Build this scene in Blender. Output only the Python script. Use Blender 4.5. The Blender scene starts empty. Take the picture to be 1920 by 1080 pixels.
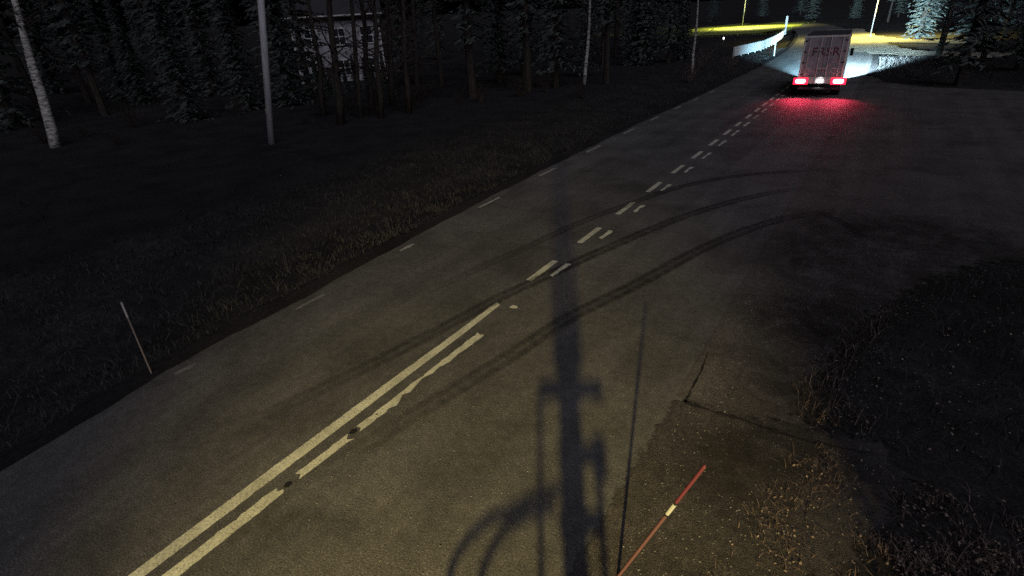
import bpy, bmesh, math, random
from mathutils import Vector, Matrix
from mathutils.geometry import tessellate_polygon
import numpy as np

S = bpy.context.scene
COL = S.collection
rng = random.Random(7)
nrg = np.random.default_rng(11)
R = math.radians

# ------------------------------------------------------------------ camera
cd = bpy.data.cameras.new('camera'); cam = bpy.data.objects.new('camera', cd); COL.objects.link(cam)
cd.sensor_fit = 'HORIZONTAL'; cd.sensor_width = 36.0; cd.lens = 18.712
cd.clip_start = 0.1; cd.clip_end = 1500
PITCH, ROLL, YAW = R(26.79316), R(3.59436), R(-35.07576)
cy, sy, cp, sp = math.cos(YAW), math.sin(YAW), math.cos(PITCH), math.sin(PITCH)
f = Vector((sy*cp, cy*cp, -sp)); r = Vector((cy, -sy, 0)); d = f.cross(r)
r2 = math.cos(ROLL)*r + math.sin(ROLL)*d; d2 = -math.sin(ROLL)*r + math.cos(ROLL)*d
M = Matrix((r2, -d2, -f)).transposed().to_4x4(); M.translation = Vector((0, 0, 5.31))
cam.matrix_world = M
S.camera = cam

# ------------------------------------------------------------------ night sky, faint skylight, exposure
w = bpy.data.worlds.new('World'); S.world = w; w.use_nodes = True
nt = w.node_tree; bg = nt.nodes['Background']
sky = nt.nodes.new('ShaderNodeTexSky'); sky.sky_type = 'NISHITA'; sky.sun_disc = False
sky.sun_elevation = R(-2.0); sky.sun_rotation = R(-55+180)
nt.links.new(sky.outputs[0], bg.inputs[0]); bg.inputs[1].default_value = 0.03
sd = bpy.data.lights.new('sky_glow', 'SUN'); sd.energy = 1.1; sd.angle = R(50); sd.color = (.95, .93, 1.08)
sun = bpy.data.objects.new('sky_glow', sd); COL.objects.link(sun); sun.rotation_euler = Vector((0, 0, -1)).rotation_difference(Vector((-.75, .55, -1))).to_euler()
S.view_settings.view_transform = 'Standard'; S.view_settings.look = 'None'
S.view_settings.exposure = 0.0; S.view_settings.gamma = 1.0; S.view_settings.use_curve_mapping = False
S.cycles.max_bounces = 4; S.cycles.transparent_max_bounces = 16
S.cycles.sample_clamp_indirect = 1.0; S.cycles.sample_clamp_direct = 6.0
S.cycles.use_denoising = False

# ------------------------------------------------------------------ helpers
def tag(o, label=None, cat=None, group=None, kind=None):
    if label: o['label'] = label
    if cat: o['category'] = cat
    if group: o['group'] = group
    if kind: o['kind'] = kind
    return o

def empty(name, loc=(0, 0, 0), rz=0.0):
    o = bpy.data.objects.new(name, None); COL.objects.link(o)
    o.location = loc; o.rotation_euler = (0, 0, rz); o.empty_display_size = .2
    return o

class MB:
    def __init__(s): s.v = []; s.f = []; s.uv = None
    def add(s, vs, fs):
        n = len(s.v); s.v += [tuple(x) for x in vs]; s.f += [tuple(i+n for i in q) for q in fs]; return s
    def box(s, c, h, rot=None, taper=1.0):
        vs = []
        for z in (-1, 1):
            t = taper if z > 0 else 1.0
            for x, y in ((-1, -1), (1, -1), (1, 1), (-1, 1)):
                p = Vector((x*h[0]*t, y*h[1]*t, z*h[2]))
                if rot: p = rot @ p
                vs.append(p + Vector(c))
        return s.add(vs, [(3, 2, 1, 0), (4, 5, 6, 7), (0, 1, 5, 4), (1, 2, 6, 5), (2, 3, 7, 6), (3, 0, 4, 7)])
    def tube(s, pts, rad, n=8, caps=True):
        pts = [Vector(p) for p in pts]
        if not hasattr(rad, '__len__'): rad = [rad]*len(pts)
        vs = []; up = None
        for i, p in enumerate(pts):
            t = (pts[min(i+1, len(pts)-1)] - pts[max(i-1, 0)]).normalized()
            if up is None: up = Vector((0, 0, 1)) if abs(t.z) < .9 else Vector((1, 0, 0))
            a = t.cross(up).normalized(); b = t.cross(a).normalized(); up = -b if False else up
            for k in range(n):
                an = 2*math.pi*k/n
                vs.append(p + (a*math.cos(an) + b*math.sin(an))*rad[i])
        fs = []
        for i in range(len(pts)-1):
            for k in range(n):
                fs.append((i*n+k, i*n+(k+1) % n, (i+1)*n+(k+1) % n, (i+1)*n+k))
        if caps:
            fs.append(tuple(range(n-1, -1, -1))); m = (len(pts)-1)*n; fs.append(tuple(m+k for k in range(n)))
        return s.add(vs, fs)
    def build(s, name, mat, parent=None, bevel=0.0, smooth=False):
        me = bpy.data.meshes.new(name); me.from_pydata(s.v, [], s.f); me.update()
        if mat: me.materials.append(mat)
        if bevel:
            bm = bmesh.new(); bm.from_mesh(me)
            bmesh.ops.bevel(bm, geom=bm.edges[:], offset=bevel, segments=2, profile=.5, affect='EDGES', clamp_overlap=True)
            bm.to_mesh(me); bm.free()
        if smooth:
            for p in me.polygons: p.use_smooth = True
        o = bpy.data.objects.new(name, me); COL.objects.link(o)
        if parent: o.parent = parent
        return o

def np_mesh(name, verts, tris, mat, parent=None):
    me = bpy.data.meshes.new(name)
    verts = np.asarray(verts, np.float32); tris = np.asarray(tris, np.int32)
    k = tris.shape[1]
    me.vertices.add(len(verts)); me.vertices.foreach_set('co', verts.ravel())
    me.loops.add(tris.size); me.loops.foreach_set('vertex_index', tris.ravel())
    me.polygons.add(len(tris)); me.polygons.foreach_set('loop_start', np.arange(0, tris.size, k, dtype=np.int32))
    me.polygons.foreach_set('loop_total', np.full(len(tris), k, np.int32))
    me.update(calc_edges=True); me.validate()
    me.materials.append(mat)
    o = bpy.data.objects.new(name, me); COL.objects.link(o)
    if parent: o.parent = parent
    return o

def copy_tree(o, parent=None):
    c = o.copy(); COL.objects.link(c); c.parent = parent
    for ch in list(o.children): copy_tree(ch, c)
    return c

# ------------------------------------------------------------------ materials
def mat(name, col=(.5, .5, .5), rough=.7, metal=0.0, spec=.3, emit=None, estr=0.0):
    m = bpy.data.materials.new(name); m.use_nodes = True
    b = m.node_tree.nodes['Principled BSDF']
    b.inputs['Base Color'].default_value = (*col, 1); b.inputs['Roughness'].default_value = rough
    b.inputs['Metallic'].default_value = metal; b.inputs['Specular IOR Level'].default_value = spec
    if emit: b.inputs['Emission Color'].default_value = (*emit, 1); b.inputs['Emission Strength'].default_value = estr
    return m

def N(m, t, **kw):
    n = m.node_tree.nodes.new('ShaderNode'+t)
    for k, v in kw.items():
        if k in n.inputs.keys(): n.inputs[k].default_value = v
        else: setattr(n, k, v)
    return n

def L(m, a, b): m.node_tree.links.new(a, b)

def ramp(m, fac, stops):
    n = N(m, 'ValToRGB'); e = n.color_ramp.elements
    while len(e) < len(stops): e.new(.5)
    for el, (p, c) in zip(e, stops): el.position = p; el.color = (*c, 1)
    L(m, fac, n.inputs[0]); return n.outputs[0]

def noise(m, scale, detail=4, vec=None, rough=.55, dist=0.0):
    n = N(m, 'TexNoise', Scale=scale, Detail=detail, Roughness=rough, Distortion=dist)
    if vec is None:
        if not hasattr(m, '_c'): pass
        t = N(m, 'TexCoord'); vec = t.outputs['Object']
    L(m, vec, n.inputs['Vector']); return n.outputs[0]

def mul(m, a, b, fac=1.0, mode='MULTIPLY'):
    n = N(m, 'Mix', data_type='RGBA', blend_type=mode); n.inputs[0].default_value = fac
    L(m, a, n.inputs[6])
    if hasattr(b, 'is_linked'): L(m, b, n.inputs[7])
    else: n.inputs[7].default_value = (*b, 1)
    return n.outputs[2]

def bump(m, h, strength=.4, dist=.02):
    n = N(m, 'Bump', Strength=strength, Distance=dist); L(m, h, n.inputs['Height'])
    L(m, n.outputs[0], m.node_tree.nodes['Principled BSDF'].inputs['Normal'])

def base(m, c): L(m, c, m.node_tree.nodes['Principled BSDF'].inputs['Base Color'])

def g(v, t=(1, 1, 1)): return tuple(v*x for x in t)

def asphalt(name, tint=(1, .98, .98), lo=.045, hi=.085, patch=.5):
    m = mat(name, rough=.78, spec=.25)
    fine = noise(m, 45, 3, rough=.75)
    c = ramp(m, fine, [(.27, g(lo*.18, tint)), (.43, g(lo*.95, tint)), (.58, g(hi*.85, tint)), (.68, g(hi*1.5, tint)), (.79, g(hi*4.6, (1, .96, .84)))])
    big = noise(m, .55, 5, rough=.6, dist=.6)
    c = mul(m, c, ramp(m, big, [(.25, g(1-patch)), (.5, g(.95)), (.75, g(1.25))]))
    # lengthwise wear bands of the traffic lanes
    t = N(m, 'TexCoord'); mp = N(m, 'Mapping'); mp.inputs['Scale'].default_value = (1.3, .02, 1)
    L(m, t.outputs['Object'], mp.inputs[0])
    band = noise(m, 1.2, 3, mp.outputs[0])
    c = mul(m, c, ramp(m, band, [(.3, g(.78)), (.7, g(1.18))]))
    mid = noise(m, 7, 4, rough=.7)
    c = mul(m, c, ramp(m, mid, [(.3, g(.72)), (.55, g(1.0)), (.75, g(1.3))]))
    base(m, c); bump(m, fine, .6, .01)
    return m

def earth(name, stops, sc=9, fs=70):
    m = mat(name, rough=.95, spec=.1)
    c = ramp(m, noise(m, sc, 6, rough=.7), stops)
    fn = noise(m, fs, 3, rough=.8)
    c = mul(m, c, ramp(m, fn, [(.3, g(.35)), (.55, g(1)), (.75, g(2.1))]))
    c = mul(m, c, ramp(m, noise(m, .6, 4), [(.3, g(.6)), (.7, g(1.25))]))
    base(m, c); bump(m, fn, .8, .03)
    return m

MA = {}
MA['asphalt'] = asphalt('asphalt')
MA['asphalt_side'] = asphalt('asphalt_side', (1.06, .97, .92), .034, .07, .55)
MA['soil_dark'] = earth('soil_dark', [(.3, (.008, .008, .01)), (.6, (.018, .017, .018)), (.8, (.03, .027, .024))])
MA['seam'] = earth('seam', [(.3, (.010, .009, .010)), (.6, (.024, .022, .022)), (.8, (.04, .036, .034))])
MA['gravel'] = earth('gravel', [(.3, (.030, .029, .029)), (.55, (.050, .046, .046)), (.75, (.070, .064, .063))], 6, 60)
MA['ground'] = earth('ground', [(.3, (.010, .010, .011)), (.55, (.019, .018, .018)), (.75, (.032, .030, .029))], 3, 25)
MA['pale_path'] = earth('pale_path', [(.3, (.16, .15, .12)), (.6, (.26, .25, .2)), (.8, (.34, .32, .27))], 2, 12)

def paint(name, col):
    m = mat(name, rough=.6, spec=.3)
    c = ramp(m, noise(m, 38, 4, rough=.75), [(.30, (.07, .07, .06)), (.40, g(.6, col)), (.55, col), (.8, g(1.15, col))])
    c = mul(m, c, ramp(m, noise(m, 2.5, 4), [(.3, g(.7)), (.7, g(1.1))]))
    base(m, c); bump(m, noise(m, 60, 3), .3, .004)
    return m
MA['paint'] = paint('paint', (.41, .41, .33))
MA['paint_faint'] = paint('paint_faint', (.14, .14, .13))
MA['paint_worn'] = paint('paint_worn', (.27, .27, .25))

def rubber():
    m = mat('rubber_mark', rough=.7, spec=.2)
    nt = m.node_tree; b = nt.nodes['Principled BSDF']
    b.inputs['Base Color'].default_value = (.012, .012, .014, 1)
    uv = N(m, 'UVMap', uv_map='UVMap'); sx = N(m, 'SeparateXYZ'); L(m, uv.outputs[0], sx.inputs[0])
    prof = ramp(m, sx.outputs[1], [(0, g(0)), (.18, g(.85)), (.36, g(.75)), (.5, g(.28)), (.64, g(.75)), (.82, g(.85)), (1, g(0))])
    n1 = noise(m, 6, 4); n2 = noise(m, 40, 3)
    k = mul(m, prof, ramp(m, n1, [(.25, g(.25)), (.6, g(.9))]))
    k = mul(m, k, ramp(m, n2, [(.3, g(.35)), (.6, g(1))]))
    k = mul(m, k, ramp(m, sx.outputs[0], [(0, g(0)), (.3, g(.6)), (.6, g(.95)), (.88, g(.9)), (1, g(0))]))
    L(m, k, b.inputs['Alpha'])
    return m
MA['rubber'] = rubber()

def bark(name, lo, hi, sc=(14, 14, 2.5)):
    m = mat(name, rough=.9, spec=.1)
    t = N(m, 'TexCoord'); mp = N(m, 'Mapping'); mp.inputs['Scale'].default_value = sc
    L(m, t.outputs['Object'], mp.inputs[0])
    n = noise(m, 1.0, 5, mp.outputs[0], .7)
    base(m, ramp(m, n, [(.35, lo), (.65, hi)])); bump(m, n, .8, .03)
    return m
MA['bark'] = bark('bark', (.012, .010, .009), (.045, .037, .03))
m = bark('birch_bark', (.03, .028, .025), (.5, .49, .46), (3, 3, 9))
MA['birch'] = m

def leafy(name, a, b, sc=3.0):
    m = mat(name, rough=.8, spec=.15)
    base(m, ramp(m, noise(m, sc, 3), [(.35, a), (.65, b)]))
    return m
MA['needles'] = leafy('needles', (.022, .028, .027), (.058, .067, .060))
MA['shrub'] = leafy('shrub_leaves', (.03, .035, .015), (.09, .07, .03), 8)
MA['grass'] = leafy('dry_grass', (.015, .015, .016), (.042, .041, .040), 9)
MA['grass_tan'] = leafy('tan_grass', (.022, .017, .016), (.13, .095, .085), 14)
MA['grass_green'] = leafy('green_grass', (.08, .10, .02), (.22, .25, .07), 1.5)
MA['leaf'] = leafy('brown_leaves', (.05, .035, .025), (.28, .22, .17), 30)
MA['stone'] = leafy('stone', (.05, .048, .045), (.2, .19, .17), 20)
MA['steel'] = mat('galvanised', (.35, .36, .37), .5, .7)
MA['dark_steel'] = mat('dark_steel', (.04, .04, .045), .6, .3)
MA['black'] = mat('black_plastic', (.012, .012, .013), .5)
MA['tyre'] = mat('tyre_rubber', (.02, .02, .02), .85)

# ------------------------------------------------------------------ the road line
def xc(y): return -5.88 - (.0012*(y-50)**2 if y > 50 else 0)
def x_edge(y):      # left edge line
    return xc(y) + np.interp(y, [-60, 0, .9, 3, 6, 9.4, 13.4, 18, 29, 36, 60], [-3.2, -3.2, -3.22, -3.67, -3.79, -4.05, -4.27, -4.4, -4.5, -4.38, -4.3])
def x_left(y): return x_edge(y) - .36
def x_right(y): return xc(y) + 4.3

def ground_z(x, y):
    x = np.asarray(x, float); y = np.asarray(y, float)
    cxs = np.where(y > 50, -5.88-.0012*np.clip(y-50, 0, None)**2, -5.88)
    dl = (cxs - 4.7) - x            # distance left of the road
    dr = x - (cxs + 4.4)
    z = np.full(x.shape, -.05)
    z = z - (.28+.5*np.clip((y-52)/8, 0, 1))*np.exp(-((dl-2.0)/1.1)**2)*(dl > -2)
    z = z + .12*np.clip((dl-1)/3, 0, 1)*0
    z = z - .10*np.exp(-((x-3.4)/1.3)**2)*np.clip((12-y)/3, 0, 1)
    z = z + .045*np.clip(dl-22, 0, 60) + .03*np.clip(y-105, 0, 120)*np.clip((np.abs(dl)-3)/10, 0, 1)*0
    far = np.hypot(x, y)
    z = z + .03*np.clip(far-190, 0, 300)
    bumps = .03*np.sin(x*2.1+y*.7)*np.sin(y*1.7-x*.4) + .05*np.sin(x*.37+1)*np.sin(y*.29)
    off = np.maximum(np.clip((dl-.6)/2, 0, 1), np.clip((dr-2.0)/2, 0, 1)*np.clip((11-y)/3, 0, 1)*.4)
    off = np.maximum(off, np.clip((dr-2)/3, 0, 1)*np.clip((y-49)/4, 0, 1))
    return z + bumps*off

def axis(lo, hi, near, fine, coarse):
    a = list(np.arange(near[0], near[1]+1e-6, fine)); s = fine
    v = near[1]
    while v < hi: s = min(s*1.35, coarse); v += s; a.append(v)
    v = near[0]; s = fine
    while v > lo: s = min(s*1.35, coarse); v -= s; a.insert(0, v)
    return np.array(a)

gx = axis(-600, 600, (-22, 6), .45, 30); gy = axis(-300, 900, (-6, 60), .6, 30)
GX, GY = np.meshgrid(gx, gy); GZ = ground_z(GX, GY)
nx, ny = len(gx), len(gy)
idx = np.arange(nx*ny).reshape(ny, nx)
q = np.stack([idx[:-1, :-1], idx[:-1, 1:], idx[1:, 1:], idx[1:, :-1]], -1).reshape(-1, 4)
ground = np_mesh('ground', np.stack([GX, GY, GZ], -1).reshape(-1, 3), q, MA['ground'])
for p in ground.data.polygons: p.use_smooth = True
tag(ground, 'dark verge and field with dead grass beside the road', kind='structure')

def strip(ya, yb, step, fl, fr, z=0.0, cols=10):
    ys = np.arange(ya, yb+1e-6, step); v = []; 
    for y in ys:
        a, b = fl(y), fr(y)
        for k in range(cols+1): v.append((a+(b-a)*k/cols, y, z))
    n = cols+1; fcs = []
    for i in range(len(ys)-1):
        for k in range(cols): fcs.append((i*n+k, i*n+k+1, (i+1)*n+k+1, (i+1)*n+k))
    m = MB(); m.add(v, fcs); return m

road = strip(-70, 170, 1.0, x_left, x_right).build('road', MA['asphalt'])
tag(road, 'grey worn asphalt road with a double centre line, running away from the camera', kind='structure')

# dark crumbling asphalt edge on both sides
def wob(y, a, s): return a*(math.sin(y*1.9+s)+.6*math.sin(y*4.3+2*s)+.4*math.sin(y*9.1+s))
MA['edge_seam'] = MA['soil_dark']
e1 = strip(-20, 120, .25, lambda y: x_edge(y)-.78+wob(y, .035, 1), lambda y: x_edge(y)-.28+wob(y, .025, 3), .004, 2).build('asphalt_edge', MA['soil_dark'], road)
e2 = strip(50, 120, .5, lambda y: x_right(y)-.1+wob(y, .03, 2), lambda y: x_right(y)+.42+wob(y, .04, 5), .004, 2).build('asphalt_edge', MA['soil_dark'], road)

# ploughed dark field on the left
fx = np.concatenate([np.arange(-16.5, -40, -1.0), np.arange(-40, -130, -4.0)])[::-1]; fy = np.arange(-40, 118, 2.0)
FX, FY = np.meshgrid(fx, fy); FX = FX + .35*np.sin(FY*.8)*(FX > -18) - .0012*np.clip(FY-50, 0, None)**2
ii = np.arange(FX.size).reshape(FX.shape)
q = np.stack([ii[:-1, :-1], ii[:-1, 1:], ii[1:, 1:], ii[1:, :-1]], -1).reshape(-1, 4)
fld = np_mesh('field', np.stack([FX, FY, ground_z(FX, FY)-.10+.17*np.clip((-16.6-FX-.0012*np.clip(FY-50, 0, None)**2)/3.0, 0, 1)], -1).reshape(-1, 3), q, MA['soil_dark'])
tag(fld, 'dark bare field left of the road', kind='structure')

# gravel shoulder (right, near) and the wide worn apron of the side road
def poly(name, pts, z, m, parent=None):
    if sum(a[0]*b[1]-b[0]*a[1] for a, b in zip(pts, pts[1:]+pts[:1])) < 0: pts = pts[::-1]
    vs = [Vector((x, y, z)) for x, y in pts]
    fs = []
    for t in tessellate_polygon([vs]):
        a, b, c = (vs[k] for k in t)
        fs.append(t if (b-a).cross(c-a).z > 0 else t[::-1])
    mb_ = MB(); mb_.add(vs, fs); return mb_.build(name, m, parent)

def rough_line(pts, step=.12, amp=.03, seed=0):
    rr = random.Random(seed); out = []
    for (a, b), (c, e) in zip(pts[:-1], pts[1:]):
        n = max(1, int(math.hypot(c-a, e-b)/step))
        for i in range(n):
            t = i/n; out.append((a+(c-a)*t+rr.uniform(-amp, amp), b+(e-b)*t+rr.uniform(-amp, amp)))
    out.append(pts[-1]); return out

shoulder = poly('gravel_shoulder', rough_line([(-1.66, -14), (-1.66, -2), (-1.66, 3), (-1.62, 6.7)], .2, .012, 1)
                + rough_line([(-.5, 6.72), (.3, 6.7), (.95, 6.9), (.55, 5.6), (.15, 4.2), (.2, 2), (.3, -14)], .2, .07, 2), .006, MA['gravel'])
tag(shoulder, 'brown gravel shoulder between the near lane and the grass', kind='structure')
apron = poly('side_road', rough_line([(-1.75, 6.7), (-1.5, 6.68), (-.5, 6.74)], .15, .015, 3)
             + rough_line([(-.48, 7.4), (-.5, 8.1), (-.25, 9.3), (.1, 10.6), (.7, 12.2), (1.6, 13.8), (3.5, 15.5), (9, 16.5), (40, 18)], .25, .06, 4)
             + rough_line([(40, 40), (8, 42), (2, 44), (-.3, 46.5), (-1.5, 51)], .4, .1, 5) + [(-1.75, 51)], .004, MA['asphalt_side'])
tag(apron, 'worn brownish asphalt apron of a side road joining on the right', kind='structure')
sv = []; sf = []
sp_ = rough_line([(-1.62, 6.62), (-1.2, 6.6), (-.8, 6.62), (-.4, 6.6), (0, 6.6), (.45, 6.68), (.95, 6.82)], .06, .012, 8)
for i, (x, y) in enumerate(sp_):
    hw = (.026+.014*math.sin(i*.7)+.012*math.sin(i*2.3))*min(1, (len(sp_)-1-i)/12+.05)
    sv += [(x, y-hw, .010), (x, y+hw, .010)]
    if i: sf.append((2*i-2, 2*i, 2*i+1, 2*i-1))
mb = MB(); mb.add(sv, sf); mb.build('broken_seam', MA['seam'], apron)
sv = []; sf = []
sp_ = rough_line([(-1.58, 6.6), (-1.6, 7.0), (-1.6, 7.5), (-1.66, 8.1)], .06, .008, 9)
for i, (x, y) in enumerate(sp_):
    hw = (.013+.006*math.sin(i*.9))*min(1, (len(sp_)-1-i)/8+.05)
    sv += [(x-hw, y, .010), (x+hw, y, .010)]
    if i: sf.append((2*i-2, 2*i-1, 2*i+1, 2*i))
mb = MB(); mb.add(sv, sf); mb.build('broken_seam', MA['seam'], apron)

def dirt_shade():  # soft soil decals that also carry the shrub's shadow in their colour
    m = mat('dirt_shade_patch', rough=.95, spec=.05); b = m.node_tree.nodes['Principled BSDF']
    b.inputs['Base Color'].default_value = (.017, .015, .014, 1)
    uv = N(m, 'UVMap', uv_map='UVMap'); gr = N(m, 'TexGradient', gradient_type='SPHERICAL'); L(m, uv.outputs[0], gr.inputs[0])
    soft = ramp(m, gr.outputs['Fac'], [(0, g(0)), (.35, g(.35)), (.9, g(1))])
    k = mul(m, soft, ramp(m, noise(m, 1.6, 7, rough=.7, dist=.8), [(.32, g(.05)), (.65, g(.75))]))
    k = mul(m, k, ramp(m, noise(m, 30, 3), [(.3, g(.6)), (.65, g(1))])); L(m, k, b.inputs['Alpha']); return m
MA['dirt_shade'] = dirt_shade()
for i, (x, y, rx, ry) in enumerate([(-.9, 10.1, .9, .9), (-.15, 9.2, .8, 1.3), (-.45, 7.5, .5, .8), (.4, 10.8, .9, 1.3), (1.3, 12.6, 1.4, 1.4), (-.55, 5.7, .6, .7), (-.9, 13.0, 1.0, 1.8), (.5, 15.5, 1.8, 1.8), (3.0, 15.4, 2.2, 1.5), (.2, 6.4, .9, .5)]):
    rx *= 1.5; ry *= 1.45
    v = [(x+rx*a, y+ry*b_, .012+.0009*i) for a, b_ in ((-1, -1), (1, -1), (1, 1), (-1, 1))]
    mm = MB(); mm.add(v, [(0, 1, 2, 3)]); o = mm.build('dirt_shade_patch', MA['dirt_shade'], apron if x > -5 else road)
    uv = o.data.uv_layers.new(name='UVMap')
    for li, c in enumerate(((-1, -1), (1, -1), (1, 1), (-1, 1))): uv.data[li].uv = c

# crumbling fringes where asphalt and gravel fade into the dark verge
def fringe_mat(src, name):
    m = src.copy(); m.name = name; b = m.node_tree.nodes['Principled BSDF']
    uv = N(m, 'UVMap', uv_map='UVMap'); sx = N(m, 'SeparateXYZ'); L(m, uv.outputs[0], sx.inputs[0])
    n1 = noise(m, 5, 7, rough=.75, dist=.6); mt = N(m, 'Math', operation='SUBTRACT'); L(m, n1, mt.inputs[0]); m2 = N(m, 'Math', operation='MULTIPLY_ADD'); L(m, sx.outputs[1], m2.inputs[0]); m2.inputs[1].default_value = .62; m2.inputs[2].default_value = .12
    L(m, m2.outputs[0], mt.inputs[1]); L(m, ramp(m, mt.outputs[0], [(.0, g(0)), (.14, g(1))]), b.inputs['Alpha']); return m
def fringe(name, line, width, z, m, parent, side):
    c = cr(line, 6); v = []; fcs = []
    for i, p in enumerate(c):
        t = (c[min(i+1, len(c)-1)]-c[max(i-1, 0)]).normalized(); nn = Vector((-t.y, t.x, 0))*side
        for k in (-.12, 1): q_ = p+nn*width*k; v.append((q_.x, q_.y, z))
        if i: fcs.append((2*i-2, 2*i-1, 2*i+1, 2*i) if side < 0 else (2*i-2, 2*i, 2*i+1, 2*i-1))
    mm = MB(); mm.add(v, fcs); o = mm.build(name, m, parent); uv = o.data.uv_layers.new(name='UVMap')
    for p in o.data.polygons:
        for li in p.loop_indices: vi = o.data.loops[li].vertex_index; uv.data[li].uv = ((vi//2)*.1, vi % 2)
def cr(pts, n=10):
    P = [Vector((*p, 0)) for p in pts]; P = [2*P[0]-P[1]]+P+[2*P[-1]-P[-2]]; out = []
    for i in range(1, len(P)-2):
        for k in range(n):
            t = k/n; a, b, c, e = P[i-1:i+3]
            out.append(.5*((2*b)+(-a+c)*t+(2*a-5*b+4*c-e)*t*t+(-a+3*b-3*c+e)*t**3))
    out.append(P[-2]); return out
MA['fringe'] = fringe_mat(MA['asphalt_side'], 'asphalt_fringe'); MA['gravel_fringe'] = fringe_mat(MA['gravel'], 'gravel_fringe')
fringe('apron_fringe', [(-.5, 6.9), (-.48, 7.4), (-.5, 8.1), (-.25, 9.3), (.1, 10.6), (.7, 12.2), (1.6, 13.8), (3.5, 15.5), (9, 16.5), (20, 17.1)], .95, .0028, MA['fringe'], apron, -1)
fringe('gravel_fringe', [(.3, -4), (.2, 2), (.15, 4.2), (.55, 5.6), (.95, 6.7)], .8, .0022, MA['gravel_fringe'], shoulder, -1)
fringe('gravel_fringe', [(-1.60, -6), (-1.62, 0), (-1.62, 3), (-1.60, 6.6)], .30, .0072, MA['gravel_fringe'], shoulder, 1)
fringe('gravel_fringe', [(-.55, 6.72), (.3, 6.7), (.95, 6.9)], .5, .0016, MA['gravel_fringe'], shoulder, 1)

# ------------------------------------------------------------------ road markings (thermoplastic, a few mm thick)
def slab(name, pts, m, amp=.006, z=.0055, step=.07, seed=0):
    rr = random.Random(seed)
    loop = pts+[pts[0]]; out = []
    for (a, b), (c, e) in zip(loop[:-1], loop[1:]):
        ln = math.hypot(c-a, e-b); n = max(1, int(ln/step))
        for i in range(n):
            t = i/n; k = amp*(rr.random()**2)*(1 if rr.random() < .7 else 3.0)
            out.append((a+(c-a)*t+rr.uniform(-k, k), b+(e-b)*t+rr.uniform(-k, k)))
    return poly(name, out, z, m, road)

def rect(x0, x1, ya, yb): return [(x0, ya), (x0, yb), (x1, yb), (x1, ya)]
P_ = MA['paint']; PW = MA['paint_worn']
slab('centre_line', [(-5.97, -8), (-5.96, .7), (-5.98, 2.7), (-5.98, 4.7), (-5.96, 6.6), (-5.97, 7.9), (-5.83, 7.83), (-5.80, 6.5), (-5.80, 4.6), (-5.79, 2.7), (-5.79, .8), (-5.79, -8)], P_, .006, seed=1)
slab('centre_line', [(-5.62, -8), (-5.62, .9), (-5.61, 2.34), (-5.55, 2.30), (-5.5, 2.38), (-5.45, 2.33), (-5.45, 1.0), (-5.45, -8)], P_, .019, seed=2)
slab('centre_line', [(-5.60, 2.62), (-5.59, 3.51), (-5.52, 3.46), (-5.45, 3.50), (-5.455, 3.0), (-5.47, 2.58), (-5.53, 2.66)], P_, .019, seed=3)
slab('centre_line', [(-5.60, 3.70), (-5.59, 4.6), (-5.585, 5.2), (-5.585, 6.74), (-5.51, 6.68), (-5.43, 6.72), (-5.43, 6.2), (-5.46, 5.95), (-5.43, 5.7), (-5.50, 5.5), (-5.48, 5.3), (-5.53, 5.1),
                     (-5.50, 4.9), (-5.46, 4.72), (-5.52, 4.6), (-5.44, 4.45), (-5.45, 4.0), (-5.46, 3.64), (-5.53, 3.74)], P_, .019, seed=4)
slab('centre_line', [(-5.61, 7.82), (-5.58, 7.95), (-5.5, 7.97), (-5.43, 7.89), (-5.5, 7.83)], P_, .012, seed=5)
DL = [(9.08, 10.32), (11.58, 12.82), (14.04, 15.31), (16.46, 17.7), (18.94, 20.19), (21.32, 22.61), (23.76, 25.03), (26.1, 27.4), (28.26, 29.46), (30.54, 31.74), (32.69, 33.92), (34.67, 36.1), (37, 38.13), (38.9, 39.94), (40.9, 42.0), (42.47, 46.3)]
for i, (a, b) in enumerate(DL): slab('centre_dash', rect(xc(a)-.10, xc(a)+.055, a, b), P_, .008, seed=20+i)
DR = [(9.47, 10.3), (12.08, 12.76), (14.39, 15.15), (16.73, 17.58), (19.19, 20.04), (21.41, 22.49), (23.77, 24.92), (26.02, 27.34), (28.35, 29.55), (30.63, 31.64), (32.58, 33.8), (34.64, 35.77), (36.83, 37.73), (38.65, 39.5), (40.76, 41.69)]
for i, (a, b) in enumerate(DR):
    rr = random.Random(50+i); x0, x1 = -5.60, -5.44
    pts = [(x0, a+rr.uniform(0, .1)), (x0+rr.uniform(0, .04), (a+b)/2), (x0, b-rr.uniform(0, .08)), (x1-.05, b), (x1, b-rr.uniform(0, .2)), (x1-rr.uniform(.02, .08), (a+b)/2), (x1-rr.uniform(0, .06), a+.12), (x1-.06, a)]
    slab('centre_dash', pts, P_, .014, z=.019 if i == 0 else .0055, seed=70+i)
ED = [(3.0, 3.4), (5.62, 6.4), (9.06, 9.6), (12.86, 14.02), (16.84, 18.08), (20.84, 22.3), (24.98, 26.3), (28.73, 30.0), (32.5, 33.7), (36.1, 37.1), (39.8, 40.9)]
for i, (a, b) in enumerate(ED):
    slab('edge_dash', rect(x_edge(a)-.05, x_edge(a)+.05, a, b), MA['paint_faint'] if i < 2 else PW, .02, seed=90+i)
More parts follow.
